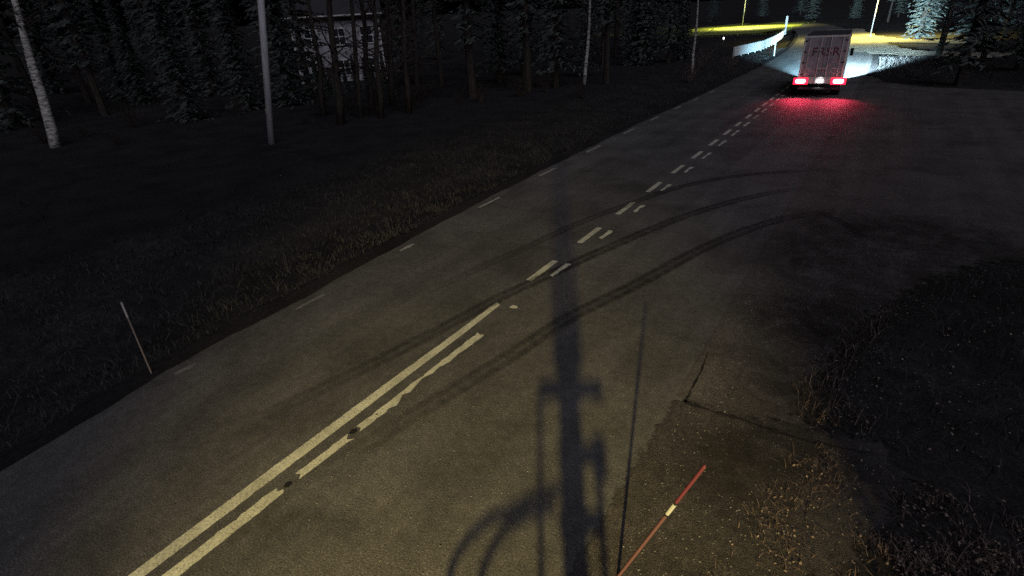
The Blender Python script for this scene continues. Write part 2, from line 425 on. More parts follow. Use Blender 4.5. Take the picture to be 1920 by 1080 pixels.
# ------------------------------------------------------------------ tyre marks turning into the side road
def cr(pts, n=10):
    P = [Vector((*p, 0)) for p in pts]; P = [2*P[0]-P[1]]+P+[2*P[-1]-P[-2]]; out = []
    for i in range(1, len(P)-2):
        for k in range(n):
            t = k/n; a, b, c, e = P[i-1:i+3]
            out.append(.5*((2*b)+(-a+c)*t+(2*a-5*b+4*c-e)*t*t+(-a+3*b-3*c+e)*t**3))
    out.append(P[-2]); return out
def mark(pts, width, z=.009):
    c = cr(pts); v = []; fcs = []
    for i, p in enumerate(c):
        t = (c[min(i+1, len(c)-1)]-c[max(i-1, 0)]).normalized(); nrm = Vector((-t.y, t.x, 0))
        for k in (-.5, .5): q_ = p+nrm*width*k; v.append((q_.x, q_.y, z))
        if i: fcs.append((2*i-2, 2*i-1, 2*i+1, 2*i))
    m = MB(); m.add(v, fcs); o = m.build('tyre_mark', MA['rubber'], road)
    uv = o.data.uv_layers.new(name='UVMap'); n = len(c)-1
    for p in o.data.polygons:
        for li in p.loop_indices:
            vi = o.data.loops[li].vertex_index; uv.data[li].uv = ((vi//2)/n, vi % 2)
    return o
mark([(-5.45, 2.3), (-5.18, 3.38), (-5.03, 4.27), (-4.82, 5.26), (-4.59, 6.41), (-4.34, 7.93), (-3.98, 9.11), (-3.67, 10.11), (-3.06, 12.39), (-2.36, 14.25), (-1.56, 15.7), (-.5, 16.8)], .43)
mark([(-7.6, 1.8), (-7.1, 3.1), (-6.8, 4.1), (-6.5, 5.45), (-6.25, 6.7), (-6.01, 8.1), (-5.65, 9.5), (-5.15, 11.38), (-4.35, 14.0), (-3.49, 16.02), (-2.49, 17.7), (-1.2, 19.2)], .41, .013)
mark([(-7.9, 6.5), (-7.45, 8.4), (-7.0, 10.6), (-6.55, 13.0), (-5.9, 15.2), (-5.2, 17.2), (-4.4, 18.6), (-3.45, 19.7), (-2.4, 20.5), (-1.2, 21.2)], .36, .017)
mark([(-1.0, 16.7), (-.8, 16.43), (-.3, 15.8), (0.05, 15.25), (.3, 14.8)], .28, .013)
# dark tar spots and stones on the asphalt
for i, (x, y, s) in enumerate([(-5.55, 3.60, .055), (-5.52, 2.45, .05), (-5.53, 4.05, .016)]):
    pts = [(x+s*math.cos(a)*rng.uniform(.8, 1.2), y+1.1*s*math.sin(a)*rng.uniform(.8, 1.2)) for a in np.linspace(0, 2*math.pi, 13)[:-1]]
    poly('tar_spot', pts, .0075, MA['soil_dark'], road)

def scatter_stones(name, n, fn, smin, smax, m, label):
    v = []; t = []
    for i in range(n):
        x, y, z = fn(); s = rng.uniform(smin, smax); a = rng.uniform(0, 6.28); b = len(v)
        for k in range(4):
            an = a+k*1.57+rng.uniform(-.3, .3); v.append((x+s*math.cos(an), y+s*math.sin(an), z-.002))
        v.append((x, y, z+s*rng.uniform(.5, .9)))
        for k in range(4): t.append((b+k, b+(k+1) % 4, b+4))
    return tag(np_mesh(name, v, t, m), label, kind='stuff')
scatter_stones('loose_grit', 700, lambda: (rng.uniform(-6, -.1), rng.uniform(2.2, 9)**1.0, .008), .004, .011, MA['stone'], 'pale grit scattered over the near lane')
scatter_stones('verge_gravel', 1300, lambda: (rng.uniform(-1.55, .8), rng.uniform(2.5, 12), .008), .004, .013, MA['stone'], 'loose stones along the near shoulder')

# ------------------------------------------------------------------ grass
def grass(name, n, fn, hmin, hmax, wd, m, label, lean=.6):
    xy = np.array([fn() for _ in range(n)]); x, y = xy[:, 0], xy[:, 1]
    z = np.maximum(ground_z(x, y), -.06); h = nrg.uniform(hmin, hmax, n)**1; a = nrg.uniform(0, 6.28, n); b = nrg.uniform(0, 6.28, n)
    ln = nrg.uniform(.15, lean*1.6, n)*h; ww = wd*nrg.uniform(.6, 1.4, n)
    p0 = np.stack([x-np.cos(a)*ww, y-np.sin(a)*ww, z-.02], -1); p1 = np.stack([x+np.cos(a)*ww, y+np.sin(a)*ww, z-.02], -1)
    mx = x+np.cos(b)*ln*.35; my = y+np.sin(b)*ln*.35
    p2 = np.stack([mx+np.cos(a)*ww*.7, my+np.sin(a)*ww*.7, z+h*.65], -1); p3 = np.stack([mx-np.cos(a)*ww*.7, my-np.sin(a)*ww*.7, z+h*.65], -1)
    p4 = np.stack([x+np.cos(b)*ln, y+np.sin(b)*ln, z+h*.95], -1)
    v = np.stack([p0, p1, p2, p3, p4], 1).reshape(-1, 3); i = np.arange(n)[:, None]*5
    t = np.concatenate([i+np.array([[0, 1, 2]]), i+np.array([[0, 2, 3]]), i+np.array([[3, 2, 4]])], 0)
    return tag(np_mesh(name, v, t, m), label, kind='stuff')

def in_poly(pts):
    xs = [p[0] for p in pts]; ys = [p[1] for p in pts]
    while True:
        x, y = rng.uniform(min(xs), max(xs)), rng.uniform(min(ys), max(ys)); c = False
        for (a, b), (e, h) in zip(pts, pts[1:]+pts[:1]):
            if (b > y) != (h > y) and x < (e-a)*(y-b)/(h-b)+a: c = not c
        if c: return x, y

clus = [(rng.uniform(-.7, 2.4), rng.uniform(2.5, 6.6)) for _ in range(70)]
near_poly = [(-.75, 2.6), (-.62, 4.0), (-.3, 5.0), (.1, 6.0), (.55, 6.35), (1.2, 6.5), (4, 7), (4, 0), (-.6, 0)]
def near_pt():
    while True:
        if rng.random() < .7:
            c = rng.choice(clus); x, y = rng.gauss(c[0], .14), rng.gauss(c[1], .14)
            if x > -.85 + .18*(y-2): 
                if y < 6.55: return x, y
        else: return in_poly(near_poly)
grass('roadside_grass', 9000, near_pt, .03, .15, .0045, MA['grass_tan'], 'dry tan grass tufts at the near corner of the verge', 1.3)
dark_poly = [(-.25, 7.0), (-.4, 7.6), (-.3, 8.6), (-.05, 9.6), (.35, 10.8), (1.1, 12.4), (2.4, 14), (6, 15), (6, 7), (.9, 7.0)]
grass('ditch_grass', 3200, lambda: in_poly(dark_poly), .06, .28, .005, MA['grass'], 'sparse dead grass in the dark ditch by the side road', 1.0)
grass('ditch_edge_stalks', 420, lambda: (lambda p: (p[0], p[1]))(in_poly([(-.3, 8.0), (.1, 9.5), (.9, 11.5), (1.0, 11.0), (.5, 9.3), (.3, 8.1), (.9, 7.2), (-.1, 7.1)])), .08, .25, .006, MA['grass_tan'], 'pale dead stalks standing along the ditch edge', 1.2)
vc = []
while len(vc) < 900:
    y = -3+85*rng.random()**1.4; vc.append((float(x_edge(y))-.85-7*rng.random()**1.3, y, rng.uniform(.1, .45)))
def left_pt():
    if rng.random() < .3:
        y = -3+85*rng.random()**1.5; return float(x_edge(y))-.75-8*rng.random()**1.5, y
    while True:
        c = rng.choice(vc); x, y = rng.gauss(c[0], c[2]), rng.gauss(c[1], c[2])
        if x < x_edge(y)-.72: return x, y
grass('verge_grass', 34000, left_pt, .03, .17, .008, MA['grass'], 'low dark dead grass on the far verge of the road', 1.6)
grass('field_stubble', 9000, lambda: (-17-38*rng.random()**1.2, rng.uniform(0, 75)), .06, .25, .015, MA['soil_dark'], 'dark stubble over the field', 1.2)
def rverge(): 
    y = 49+17*rng.random(); return xc(y)+4.8+7*rng.random()**1.3, y
grass('lit_grass', 3200, rverge, .06, .28, .016, MA['grass'], 'pale grass on the verge in the headlights', .9)
grass('lawn_grass', 9000, lambda: (rng.uniform(-60, -20), rng.uniform(118, 185)), .05, .2, .04, MA['grass_green'], 'yellow green lawn under the far street lamp', .6)
# fallen leaves
v = []; t = []
for i in range(2600):
    x, y = near_pt() if rng.random() < .75 else in_poly(dark_poly); z = max(float(ground_z(x, y)), -.05)+rng.uniform(.0, .06); s = rng.uniform(.010, .024); a = rng.uniform(0, 6.28)
    u = Vector((math.cos(a), math.sin(a), rng.uniform(-.5, .5))); w_ = Vector((-math.sin(a), math.cos(a), rng.uniform(-.5, .5)))
    c = Vector((x, y, z+.02)); b = len(v); v += [c-u*s, c+w_*s*.6, c+u*s, c-w_*s*.6]; t.append((b, b+1, b+2, b+3))
tag(np_mesh('fallen_leaves', v, t, MA['leaf']), 'brown fallen leaves on the near verge', kind='stuff')

# far lawn and pale path strips in the lamplight
lawn = poly('lawn', [(-62, 118), (-24, 124), (-20, 150), (-24, 190), (-70, 190)], .06, MA['grass_green'])
tag(lawn, 'yellow green lawn behind the white fence', kind='structure')
def path(name, cl, w0, z, m, label):
    c = cr(cl, 8); v = []; fcs = []
    for i, p in enumerate(c):
        tt = (c[min(i+1, len(c)-1)]-c[max(i-1, 0)]).normalized(); nn = Vector((-tt.y, tt.x, 0)); hw = w0*(1+.12*math.sin(i*1.3))/2
        for k in (-1, 1): q_ = p+nn*hw*k; v.append((q_.x, q_.y, float(ground_z(q_.x, q_.y))*0+z))
        if i: fcs.append((2*i-2, 2*i-1, 2*i+1, 2*i))
    mm = MB(); mm.add(v, fcs); return tag(mm.build(name, m), label, kind='structure')
path('gravel_path', [(-4.9, 92), (-3.6, 84), (-1.5, 74.5), (1.5, 70), (8, 66)], 5.0, .03, MA['pale_path'], 'pale gravel path branching off right of the lit road')
path('gravel_path', [(-9.5, 128), (-6.0, 104), (-3.6, 96), (0, 90), (8, 84)], 5.5, .034, MA['pale_path'], 'second pale gravel path farther off in yellow lamplight')

# ------------------------------------------------------------------ snow stakes
MA['stake_red'] = mat('stake_red', (.080, .017, .028), .6)
MA['stake_faded'] = mat('stake_faded', (.075, .034, .040), .7)
MA['stake_grey'] = mat('stake_grey', (.17, .14, .13), .7)
MA['reflect'] = mat('reflective_band', (.26, .27, .26), .4)
MA['reflect_w'] = mat('reflective_white', (.34, .33, .32), .4)
def stake(base_, top, rad, col, band, bcol, label, black=True):
    o = empty('snow_stake', base_); v = Vector(top)-Vector(base_)
    m = MB(); m.tube([v*-.05, v*(band[0]-.001)], rad, 8); m.build('rod', MA['stake_faded'] if col is MA['stake_red'] else col, o)
    m = MB(); m.tube([v*(band[1]+.001), v*.985, v], [rad, rad, rad*.5], 8); m.build('rod', col, o)
    if black:
        ka, kb = band[0]+.014, band[1]-.014
        m = MB(); m.tube([v*band[0], v*ka], rad*1.15, 8); m.build('black_ring', MA['black'], o)
        m = MB(); m.tube([v*kb, v*band[1]], rad*1.15, 8); m.build('black_ring', MA['black'], o)
    else: ka, kb = band
    m = MB(); m.tube([v*ka, v*kb], rad*1.25, 8); m.build('reflector_band', bcol, o)
    tag(o, label, 'snow stake', 'snow stakes along the road'); return o
stake((-1.32, 3.48, 0), (-.65, 3.66, 1.78), .0165, MA['stake_red'], (.60, .71), MA['reflect'], 'red snow stake with a yellow band leaning by the near shoulder')
stake((-9.98, 2.8, -.05), (-10.0, 2.82, 1.45), .013, MA['stake_grey'], (.80, .985), MA['reflect_w'], 'thin pale snow stake upright on the far dark verge', False)
stake((-11.4, 69.5, -.05), (-11.45, 69.5, 1.6), .06, MA['reflect_w'], (.7, .85), MA['reflect_w'], 'pale marker post in front of the lit white fence', False)

# ------------------------------------------------------------------ white board fence
MA['white_board'] = mat('white_board', (.62, .63, .62), .7)
base(MA['white_board'], ramp(MA['white_board'], noise(MA['white_board'], 5, 4), [(.3, (.36, .37, .36)), (.6, (.60, .61, .60))]))
fence = empty('board_fence', (-15, 71.6, 0)); tag(fence, 'white vertical board fence lit by the truck headlights', 'fence')
fl = [Vector((-15.4, 68.5)), Vector((-14.9, 72)), Vector((-14.3, 77.7)), Vector((-14.9, 90)), Vector((-16.2, 104)), Vector((-17.9, 117))]
seg = []; tot = 0
for a, b in zip(fl[:-1], fl[1:]): seg.append((tot, a, b)); tot += (b-a).length
def fpos(s):
    for st, a, b in reversed(seg):
        if s >= st: dd = (b-a).normalized(); return a+dd*(s-st), dd
bm_ = MB(); bm_.box((0, 0, .62), (.108, .011, .50)); b0 = None; s = .1; i = 0
while s < tot-.1:
    p, dd = fpos(s); rz = math.atan2(dd.y, dd.x)
    if b0 is None: b0 = bm_.build('board', MA['white_board'], fence); o = b0
    else: o = b0.copy(); COL.objects.link(o)
    o.location = (p.x+15-dd.y*rng.uniform(0, .006), p.y-71.6, rng.uniform(-.025, .02)); o.rotation_euler = (rng.uniform(-.02, .02), rng.uniform(-.012, .012), rz)
    s += .245; i += 1
for z in (.35, .92):
    m = MB()
    for st, a, b in seg:
        mid = (a+b)/2; ln = (b-a).length; dd = (b-a)/ln
        m.box((mid.x+15-dd.y*.04, mid.y-71.6+dd.x*.04, z), (ln/2, .02, .05), Matrix.Rotation(math.atan2(dd.y, dd.x), 3, 'Z'))
    m.build('rail', MA['white_board'], fence)
pm = MB(); pm.box((0, 0, .5), (.05, .05, .56)); p0 = None; s = 0
while s < tot:
    p, dd = fpos(s)
    if p0 is None: p0 = pm.build('post', MA['white_board'], fence); o = p0
    else: o = p0.copy(); COL.objects.link(o)
    o.location = (p.x+15-dd.y*.115, p.y-71.6+dd.x*.115, 0); o.rotation_euler = (0, 0, math.atan2(dd.y, dd.x)); s += 2.4
gp = empty('gate_post', (-18.05, 117.6, 0)); m = MB(); m.box((0, 0, 1.4), (.16, .16, 1.5)); m.build('post', MA['white_board'], gp, .02)
m = MB(); m.box((0, 0, 2.93), (.2, .2, .04), taper=.6); m.build('post_cap', MA['white_board'], gp)
tag(gp, 'tall white gate post at the far end of the board fence', 'post')

# ------------------------------------------------------------------ street lamps
MA['lamp_lens'] = mat('lamp_lens', (.8, .8, .7), .3, emit=(1, .8, .45), estr=30)
def street_lamp(loc, h, rz, arm, label, color, power, rad=.12, angle=150, blend=.9):
    o = empty('street_lamp', loc, rz)
    m = MB(); m.tube([(0, 0, -.3), (0, 0, h*.5), (0, 0, h-.25), (arm*.15, 0, h), (arm*.5, 0, h+.08)], [.08, .07, .055, .045, .04], 10); m.build('pole', MA['steel'], o, smooth=True)
    m = MB(); m.box((0, 0, .2), (.16, .16, .03)); m.build('base_plate', MA['steel'], o)
    m = MB(); m.tube([(arm*.5, 0, h+.08), (arm*.8, 0, h+.10), (arm+.05, 0, h+.10)], .032, 8); m.build('arm', MA['steel'], o)
    m = MB(); m.box((arm+.25, 0, h+.09), (.32, .13, .055), taper=.75); m.build('lamp_head', MA['dark_steel'], o, .01)
    m = MB(); m.tube([(arm+.28, 0, h+.03), (arm+.28, 0, h-.005)], [.12, .07], 12); m.build('lamp_lens', MA['lamp_lens'], o)
    ld = bpy.data.lights.new('lamp_light', 'SPOT'); ld.energy = power; ld.color = color; ld.shadow_soft_size = rad; ld.spot_size = R(angle); ld.spot_blend = blend
    lo = bpy.data.objects.new('lamp_light', ld); COL.objects.link(lo); lo.parent = o; lo.location = (arm+.28, 0, h-.14)
    tag(o, label, 'street lamp', 'street lamps'); return o, lo
lampA, lightA = street_lamp((6.2, -8.6, 0), 5.65, R(162), 1.25, 'street lamp behind the camera lighting the near lane', (1, .77, .27), 29000, .115, 43, 1.0)
lightA.rotation_euler = Vector((0, 0, -1)).rotation_difference(Matrix.Rotation(-R(162), 3, 'Z') @ (Vector((-2.4, 2.3, 0))-Vector((4.75, -8.1, 5.55)))).to_euler()
lampB, _ = street_lamp((-34, 156, 0), 9.0, R(0), 1.0, 'far street lamp over the yellow green lawn', (1, .93, .25), 110000, .2, 140)
lampC, _ = street_lamp((-3.9, 100, 0), 7.6, R(-60), 1.5, 'far street lamp beside the lit road ahead of the truck', (1, .82, .18), 80000, .2, 150)
#lampD, _ = street_lamp((8.5, 33, 0), 8.0, R(180), 1.3, 'street lamp at the side road junction on the right', (1, .86, .82), 5200, .2, 165, .6)

gl = empty('garden_light', (-23.5, 96.0, 0)); m = MB(); m.tube([(0, 0, -.2), (0, 0, .55)], .03, 8); m.build('stem', MA['dark_steel'], gl)
m = MB(); m.tube([(0, 0, .55), (0, 0, .6), (0, 0, .78), (0, 0, .82)], [.05, .1, .1, .03], 10)
m.build('lamp_globe', mat('globe', (.8, .8, .8), .4, emit=(1, .98, .9), estr=6), gl)
tag(gl, 'tiny white garden light glowing among dark grass left of the fence', 'garden light')

# ------------------------------------------------------------------ the camera mast (its shadow falls across the near lane)
mast = empty('camera_mast', (.18, -.05, 0), math.atan2(.87, -.49) - math.pi/2)
# local x = sideways (right seen from the lamp), local y = away from the lamp
m = MB(); m.tube([(0, 0, -.3), (0, 0, 2.6)], .10, 14); m.build('lower_pole', MA['steel'], mast)
for x, y in ((-.09, -.05), (.09, -.05), (0, .09)):
    m = MB(); m.tube([(x, y, 2.5), (x, y, 2.95), (x*.8, y*.8, 3.3), (x*.6, y*.6, 4.1)], [.045, .034, .026, .016], 8); m.build('lattice_leg', MA['steel'], mast)
m = MB()
zz = [2.62+.16*k for k in range(8)]
m.tube([((-.09 if k % 2 else .09), -.05, z) for k, z in enumerate(zz)], .008, 6); m.build('lattice_brace', MA['steel'], mast)
m = MB(); m.box((0, 0, .02), (.22, .22, .02)); m.build('base_plate', MA['steel'], mast)
m = MB(); m.tube([(-.265, 0, 0), (-.265, 0, 2.35)], .022, 8); m.build('ladder_rail', MA['steel'], mast)
m = MB(); m.tube([(.215, 0, 0), (.215, 0, 2.15)], .028, 8); m.build('ladder_rail', MA['steel'], mast)
for z, a, b in ((.6, -.26, .22), (.9, -.26, .22), (1.2, -.26, .22), (1.5, -.26, .22), (1.81, -.12, .22), (2.08, -.11, .26), (2.38, -.27, .30)):
    m = MB(); m.tube([(a, -.03, z), (b, -.03, z)], .05, 8); m.build('rung', MA['steel'], mast)
m = MB(); m.box((.235, -.02, 2.06), (.055, .05, .08)); m.build('junction_box', MA['dark_steel'], mast)
for pts in ([(-.10, 0, 1.93), (-.33, 0, 1.89), (-.50, 0, 1.84), (-.69, 0, 1.80), (-.84, 0, 1.73), (-.95, 0, 1.64), (-1.0, 0, 1.45)], [(-.15, 0, 1.86), (-.37, 0, 1.82), (-.54, 0, 1.77), (-.64, 0, 1.70), (-.72, 0, 1.61), (-.74, 0, 1.4)]):
    m = MB(); m.tube(pts, .026, 8); m.build('cable_loop', MA['black'], mast, smooth=True)
m = MB(); m.tube([(-1.0, 0, 1.45), (-.9, 0, .9), (-.74, 0, 1.4)], .02, 8); m.build('cable_loop', MA['black'], mast)
tag(mast, 'steel camera mast with ladder rungs standing at the near shoulder', 'mast')

# shrub that shades the ditch
def shrub(loc):
    o = empty('roadside_shrub', loc); rr = random.Random(5); tb = MB(); v = []; t = []
    for i in range(9):
        a = rr.uniform(0, 6.28); k = rr.uniform(.15, .6); top = Vector((math.cos(a)*k, math.sin(a)*k, rr.uniform(1.7, 2.8)))
        tb.tube([(0, 0, -.2), top*.5+Vector((0, 0, .2)), top], [.03, .02, .008], 5)
        for q_ in range(420):
            s_ = rr.uniform(.45, 1.05); c = top*s_+Vector((rr.gauss(0, .17), rr.gauss(0, .17), rr.gauss(0, .16)+.15*(1-s_)))
            n_ = Vector((rr.gauss(0, 1), rr.gauss(0, 1), rr.gauss(0, 1))).normalized(); u = n_.orthogonal().normalized(); w_ = n_.cross(u); h = rr.uniform(.03, .06); b = len(v)
            v += [c-u*h, c+w_*h*.6, c+u*h, c-w_*h*.6]; t.append((b, b+1, b+2, b+3))
    tb.build('stem', MA['bark'], o); np_mesh('leaves', v, t, MA['shrub'], o)
    tag(o, 'leafy roadside shrub beside the camera mast', 'shrub'); return o
shrub((2.35, 2.35, -.1))

# ------------------------------------------------------------------ truck
MA['box_panel'] = mat('box_panel', (.30, .28, .29), .55, 0, .3)
base(MA['box_panel'], ramp(MA['box_panel'], noise(MA['box_panel'], 2.2, 5), [(.3, (.155, .15, .16)), (.7, (.30, .29, .305))]))
MA['alu'] = mat('aluminium', (.55, .54, .50), .45, .2)
MA['chassis'] = mat('chassis', (.03, .03, .032), .6)
MA['letter'] = mat('letter_red', (.10, .035, .045), .6)
MA['cab'] = mat('cab_paint', (.35, .36, .38), .3)
MA['glass'] = mat('cab_glass', (.02, .025, .03), .08, 0, .6)
MA['tail_core'] = mat('tail_core', (.3, .02, .02), .3, emit=(1, .30, .36), estr=30)
MA['tail_lens_halo'] = mat('tail_lens_halo', (.4, .01, .02), .3, emit=(1, .014, .05), estr=2.6)  # lens enlarged, its glowing red rim stands in for the halo
MA['plate'] = mat('plate', (.8, .8, .8), .4)
MA['head_lens'] = mat('head_lens', (.8, .8, .8), .2, emit=(.8, .92, 1), estr=20)
truck = empty('box_truck', (-3.60, 38.5, 0), R(3))
tag(truck, 'box truck driving away with red tail lights on', 'truck')
HW, Z0, Z1, LN = 1.14, 1.08, 3.42, 6.1
m = MB(); m.box((0, LN/2+.06, (Z0+Z1)/2), (HW, LN/2-.06+.04, (Z1-Z0)/2)); body = m.build('cargo_box', MA['box_panel'], truck, .02)
m = MB(); m.box((0, LN/2, Z1+.012), (HW-.02, LN/2-.05, .012)); m.build('roof_sheet', MA['dark_steel'], body)
for sx in (-1, 1):
    m = MB(); m.box((sx*(HW-.02), -.01, (Z0+Z1)/2), (.055, .035, (Z1-Z0)/2+.02)); m.build('corner_post', MA['alu'], body, .008)
    m = MB(); m.box((sx*.545, -.005, (Z0+Z1)/2), (.535, .022, (Z1-Z0)/2-.10)); dr_ = m.build('rear_door', MA['box_panel'], truck, .008)
    for k in (.22, .78):
        x = sx*(.02+1.05*k); m = MB(); m.tube([(x, -.045, Z0+.06), (x, -.045, Z1-.08)], .018, 8); m.build('lock_rod', MA['alu'], dr_)
        m = MB(); m.box((x-sx*.10, -.062, Z0+.55), (.13, .012, .022)); m.build('handle', MA['alu'], dr_)
    for z in (Z0+.25, Z0+.9, Z0+1.5, Z1-.25):
        m = MB(); m.box((sx*(HW-.11), -.04, z), (.07, .012, .03)); m.build('hinge', MA['dark_steel'], dr_)
m = MB(); m.box((0, -.01, Z1-.04), (HW-.08, .03, .05)); m.build('header_bar', MA['alu'], body)
m = MB(); m.box((0, -.01, Z0+.04), (HW-.08, .03, .05)); m.build('rear_sill', MA['alu'], body)
# lettering on the doors
def letters(txt, size, loc):
    cu = bpy.data.curves.new('lettering', 'FONT'); cu.body = txt; cu.size = size; cu.extrude = .003; cu.align_x = 'CENTER'; cu.space_character = 1.12; cu.offset = .006
    o = bpy.data.objects.new('lettering', cu); COL.objects.link(o)
    dg = bpy.context.evaluated_depsgraph_get(); me = bpy.data.meshes.new_from_object(o.evaluated_get(dg)); COL.objects.unlink(o); bpy.data.objects.remove(o)
    o = bpy.data.objects.new('lettering', me); COL.objects.link(o); me.materials.clear(); me.materials.append(MA['letter'])
    o.parent = truck; o.location = loc; o.rotation_euler = (R(90), 0, 0); return o
letters('FRSR', .62, (.06, -.032, 2.36))
# rear bumper, lights, plate
m = MB(); m.box((0, -.04, .93), (1.13, .05, .125)); bump_ = m.build('rear_bumper', MA['alu'], truck, .012)
for sx in (-1, 1):
    m = MB(); m.box((sx*1.0, -.11, .95), (.39, .03, .185)); tl = m.build('tail_light_and_halo', MA['tail_lens_halo'], truck, .02)
    m = MB(); m.box((sx*1.0, -.145, .95), (.27, .09, .115)); m.build('bulb', MA['tail_core'], tl, .085)
    for kk, (pw, tilt, sz) in enumerate(((125, 41, .3),)):
        ld = bpy.data.lights.new('tail_glow', 'AREA'); ld.shape = 'RECTANGLE'; ld.size = .5; ld.size_y = .2; ld.energy = pw; ld.spread = R(98); ld.color = (1, .035, .10)
        lo = bpy.data.objects.new('tail_glow', ld); COL.objects.link(lo); lo.parent = truck; lo.location = (sx*1.0, -.26, .95); lo.rotation_euler = (R(-tilt), 0, 0)
m = MB(); m.box((.02, -.105, .97), (.30, .012, .115)); m.build('number_plate', MA['plate'], truck, .004)
m = MB(); m.box((.02, -.13, 1.12), (.12, .03, .02)); pl_ = m.build('plate_lamp', MA['black'], truck)
ld = bpy.data.lights.new('plate_light', 'AREA'); ld.size = .2; ld.spread = R(70); ld.energy = 5; ld.color = (1, .95, .97)
lo = bpy.data.objects.new('plate_light', ld); COL.objects.link(lo); lo.parent = truck; lo.location = (.02, -.30, 1.12); lo.rotation_euler = (R(55), 0, 0)
m = MB(); m.box((0, .05, .52), (1.08, .04, .06)); m.build('underrun_bar', MA['chassis'], truck, .01)
for sx in (-1, 1):
    m = MB(); m.box((sx*.38, 3.9, .86), (.06, 3.9, .13)); m.build('chassis_rail', MA['chassis'], truck)
    m = MB(); m.box((sx*.85, .82, .62), (.27, .012, .27)); m.build('mud_flap', MA['black'], truck)
    m = MB(); m.box((sx*1.1, 3.6, .72), (.02, 1.2, .16)); m.build('side_guard', MA['alu'], truck)
def wheel(x, y, wd):
    m = MB(); m.tube([(x-wd, y, .5), (x-wd*.8, y, .5), (x+wd*.8, y, .5), (x+wd, y, .5)], [.42, .5, .5, .42], 20); t_ = m.build('wheel', MA['tyre'], truck, smooth=False)
    m = MB(); m.tube([(x-wd-.01, y, .5), (x+wd+.01, y, .5)], .26, 14); m.build('rim', MA['alu'], t_)
for sx in (-1, 1): wheel(sx*.9, 1.55, .26); wheel(sx*.98, 6.95, .15)
m = MB(); m.box((0, 7.3, 1.0), (1.14, .98, .45)); cabo = m.build('cab', MA['cab'], truck, .05)
m = MB(); m.box((0, 7.22, 2.0), (1.12, .88, .58), taper=.94); m.build('cab_top', MA['cab'], cabo, .05)
m = MB(); m.box((0, 8.12, 2.0), (.95, .02, .40)); m.build('windscreen', MA['glass'], cabo)
for sx in (-1, 1):
    m = MB(); m.box((sx*1.105, 7.4, 1.98), (.02, .5, .34)); m.build('side_window', MA['glass'], cabo)
    m = MB(); m.box((sx*1.33, 7.95, 1.95), (.10, .05, .24)); m.build('mirror', MA['black'], cabo, .02)
    m = MB(); m.box((sx*.88, 8.29, .78), (.18, .03, .10)); m.build('headlight', MA['head_lens'], truck, .02)
    m = MB(); m.box((sx*.45, 7.6, 2.68), (.12, .06, .10)); m.build('added_roof_lamp', MA['head_lens'], truck, .02)  # auxiliary lamps added to throw steeper light on the ground ahead
def beam(x, y, z, az, el, size, blend, pw, col=(.72, .90, 1.0)):
    ld = bpy.data.lights.new('headlight_or_added_beam', 'SPOT'); ld.energy = pw; ld.color = col; ld.spot_size = R(size); ld.spot_blend = blend; ld.shadow_soft_size = .06
    lo = bpy.data.objects.new('headlight_or_added_beam', ld); COL.objects.link(lo); lo.parent = truck; lo.location = (x, y, z); lo.rotation_euler = (R(90+el), 0, R(az))
for sx in (-1, 1):
    beam(sx*.88, 8.42, .80, 0, -7, 46, .9, 230000, (.42, .78, 1))
    beam(sx*.45, 7.75, 2.70, 1, -8, 46, .9, 30000, (.42, .78, 1))  # added spots on the cab roof, besides the headlights
beam(.88, 8.42, .80, -2, -9, 38, .7, 900000, (.66, .90, 1))

# ------------------------------------------------------------------ house behind the trees
MA['house_wall'] = mat('house_wall', (.55, .55, .57), .8)
base(MA['house_wall'], ramp(MA['house_wall'], noise(MA['house_wall'], 1.5, 5), [(.3, (.20, .197, .215)), (.7, (.36, .355, .375))]))
a = Vector((-48.5, 35.3)); b = Vector((-43.3, 41.6)); dd = (b-a).normalized(); hl = (b-a).length
house = empty('pale_house', (a.x, a.y, 0), math.atan2(dd.y, dd.x))
tag(house, 'pale grey house seen between dark tree trunks', 'house')
m = MB(); m.box((hl/2, 3.5, 3.2), (hl/2, 3.5, 3.4)); m.build('wall', MA['house_wall'], house)
m = MB(); m.add([(-.5, -.5, 6.5), (hl+.5, -.5, 6.5), (hl+.5, 7.5, 6.5), (-.5, 7.5, 6.5), (-.5, 3.5, 9.3), (hl+.5, 3.5, 9.3)], [(0, 1, 5, 4), (2, 3, 4, 5), (0, 4, 3), (1, 2, 5), (3, 2, 1, 0)]); rf = m.build('roof', MA['dark_steel'], house)
m = MB(); m.box((hl*.35, 3.5, 9.4), (.35, .35, .8)); m.build('chimney', MA['bark'], rf)
for kx in (.2, .52, .84):
    for z in (1.9, 4.7):
        m = MB(); m.box((hl*kx, -.03, z), (.62, .05, .78)); w_ = m.build('window', MA['white_board'], house)
        m = MB()
        for sx in (-.29, .29):
            for sz in (-.36, .36): m.box((hl*kx+sx, -.085, z+sz), (.25, .01, .31))
        m.build('pane', MA['glass'], w_)
m = MB(); m.box((hl/2, 3.5, .12), (hl/2+.05, 3.55, .28)); m.build('plinth', MA['bark'], house)
for kx in (0, 1):
    m = MB(); m.box((hl*kx, -.02, 3.5), (.09, .06, 3.0)); m.build('corner_board', MA['white_board'], house)
m = MB(); m.box((hl/2, -.52, 6.46), (hl/2+.5, .03, .11)); m.build('eaves_board', MA['white_board'], rf)
m = MB(); m.tube([(-.5, -.62, 6.42), (hl+.5, -.62, 6.42)], .06, 8); m.build('gutter', MA['dark_steel'], rf)
m = MB(); m.box((hl*.36, -.04, 1.0), (.5, .05, 1.05)); dr_ = m.build('door', MA['bark'], house)
m = MB(); m.box((hl*.36+.38, -.11, 1.0), (.05, .03, .03)); m.build('handle', MA['alu'], dr_)

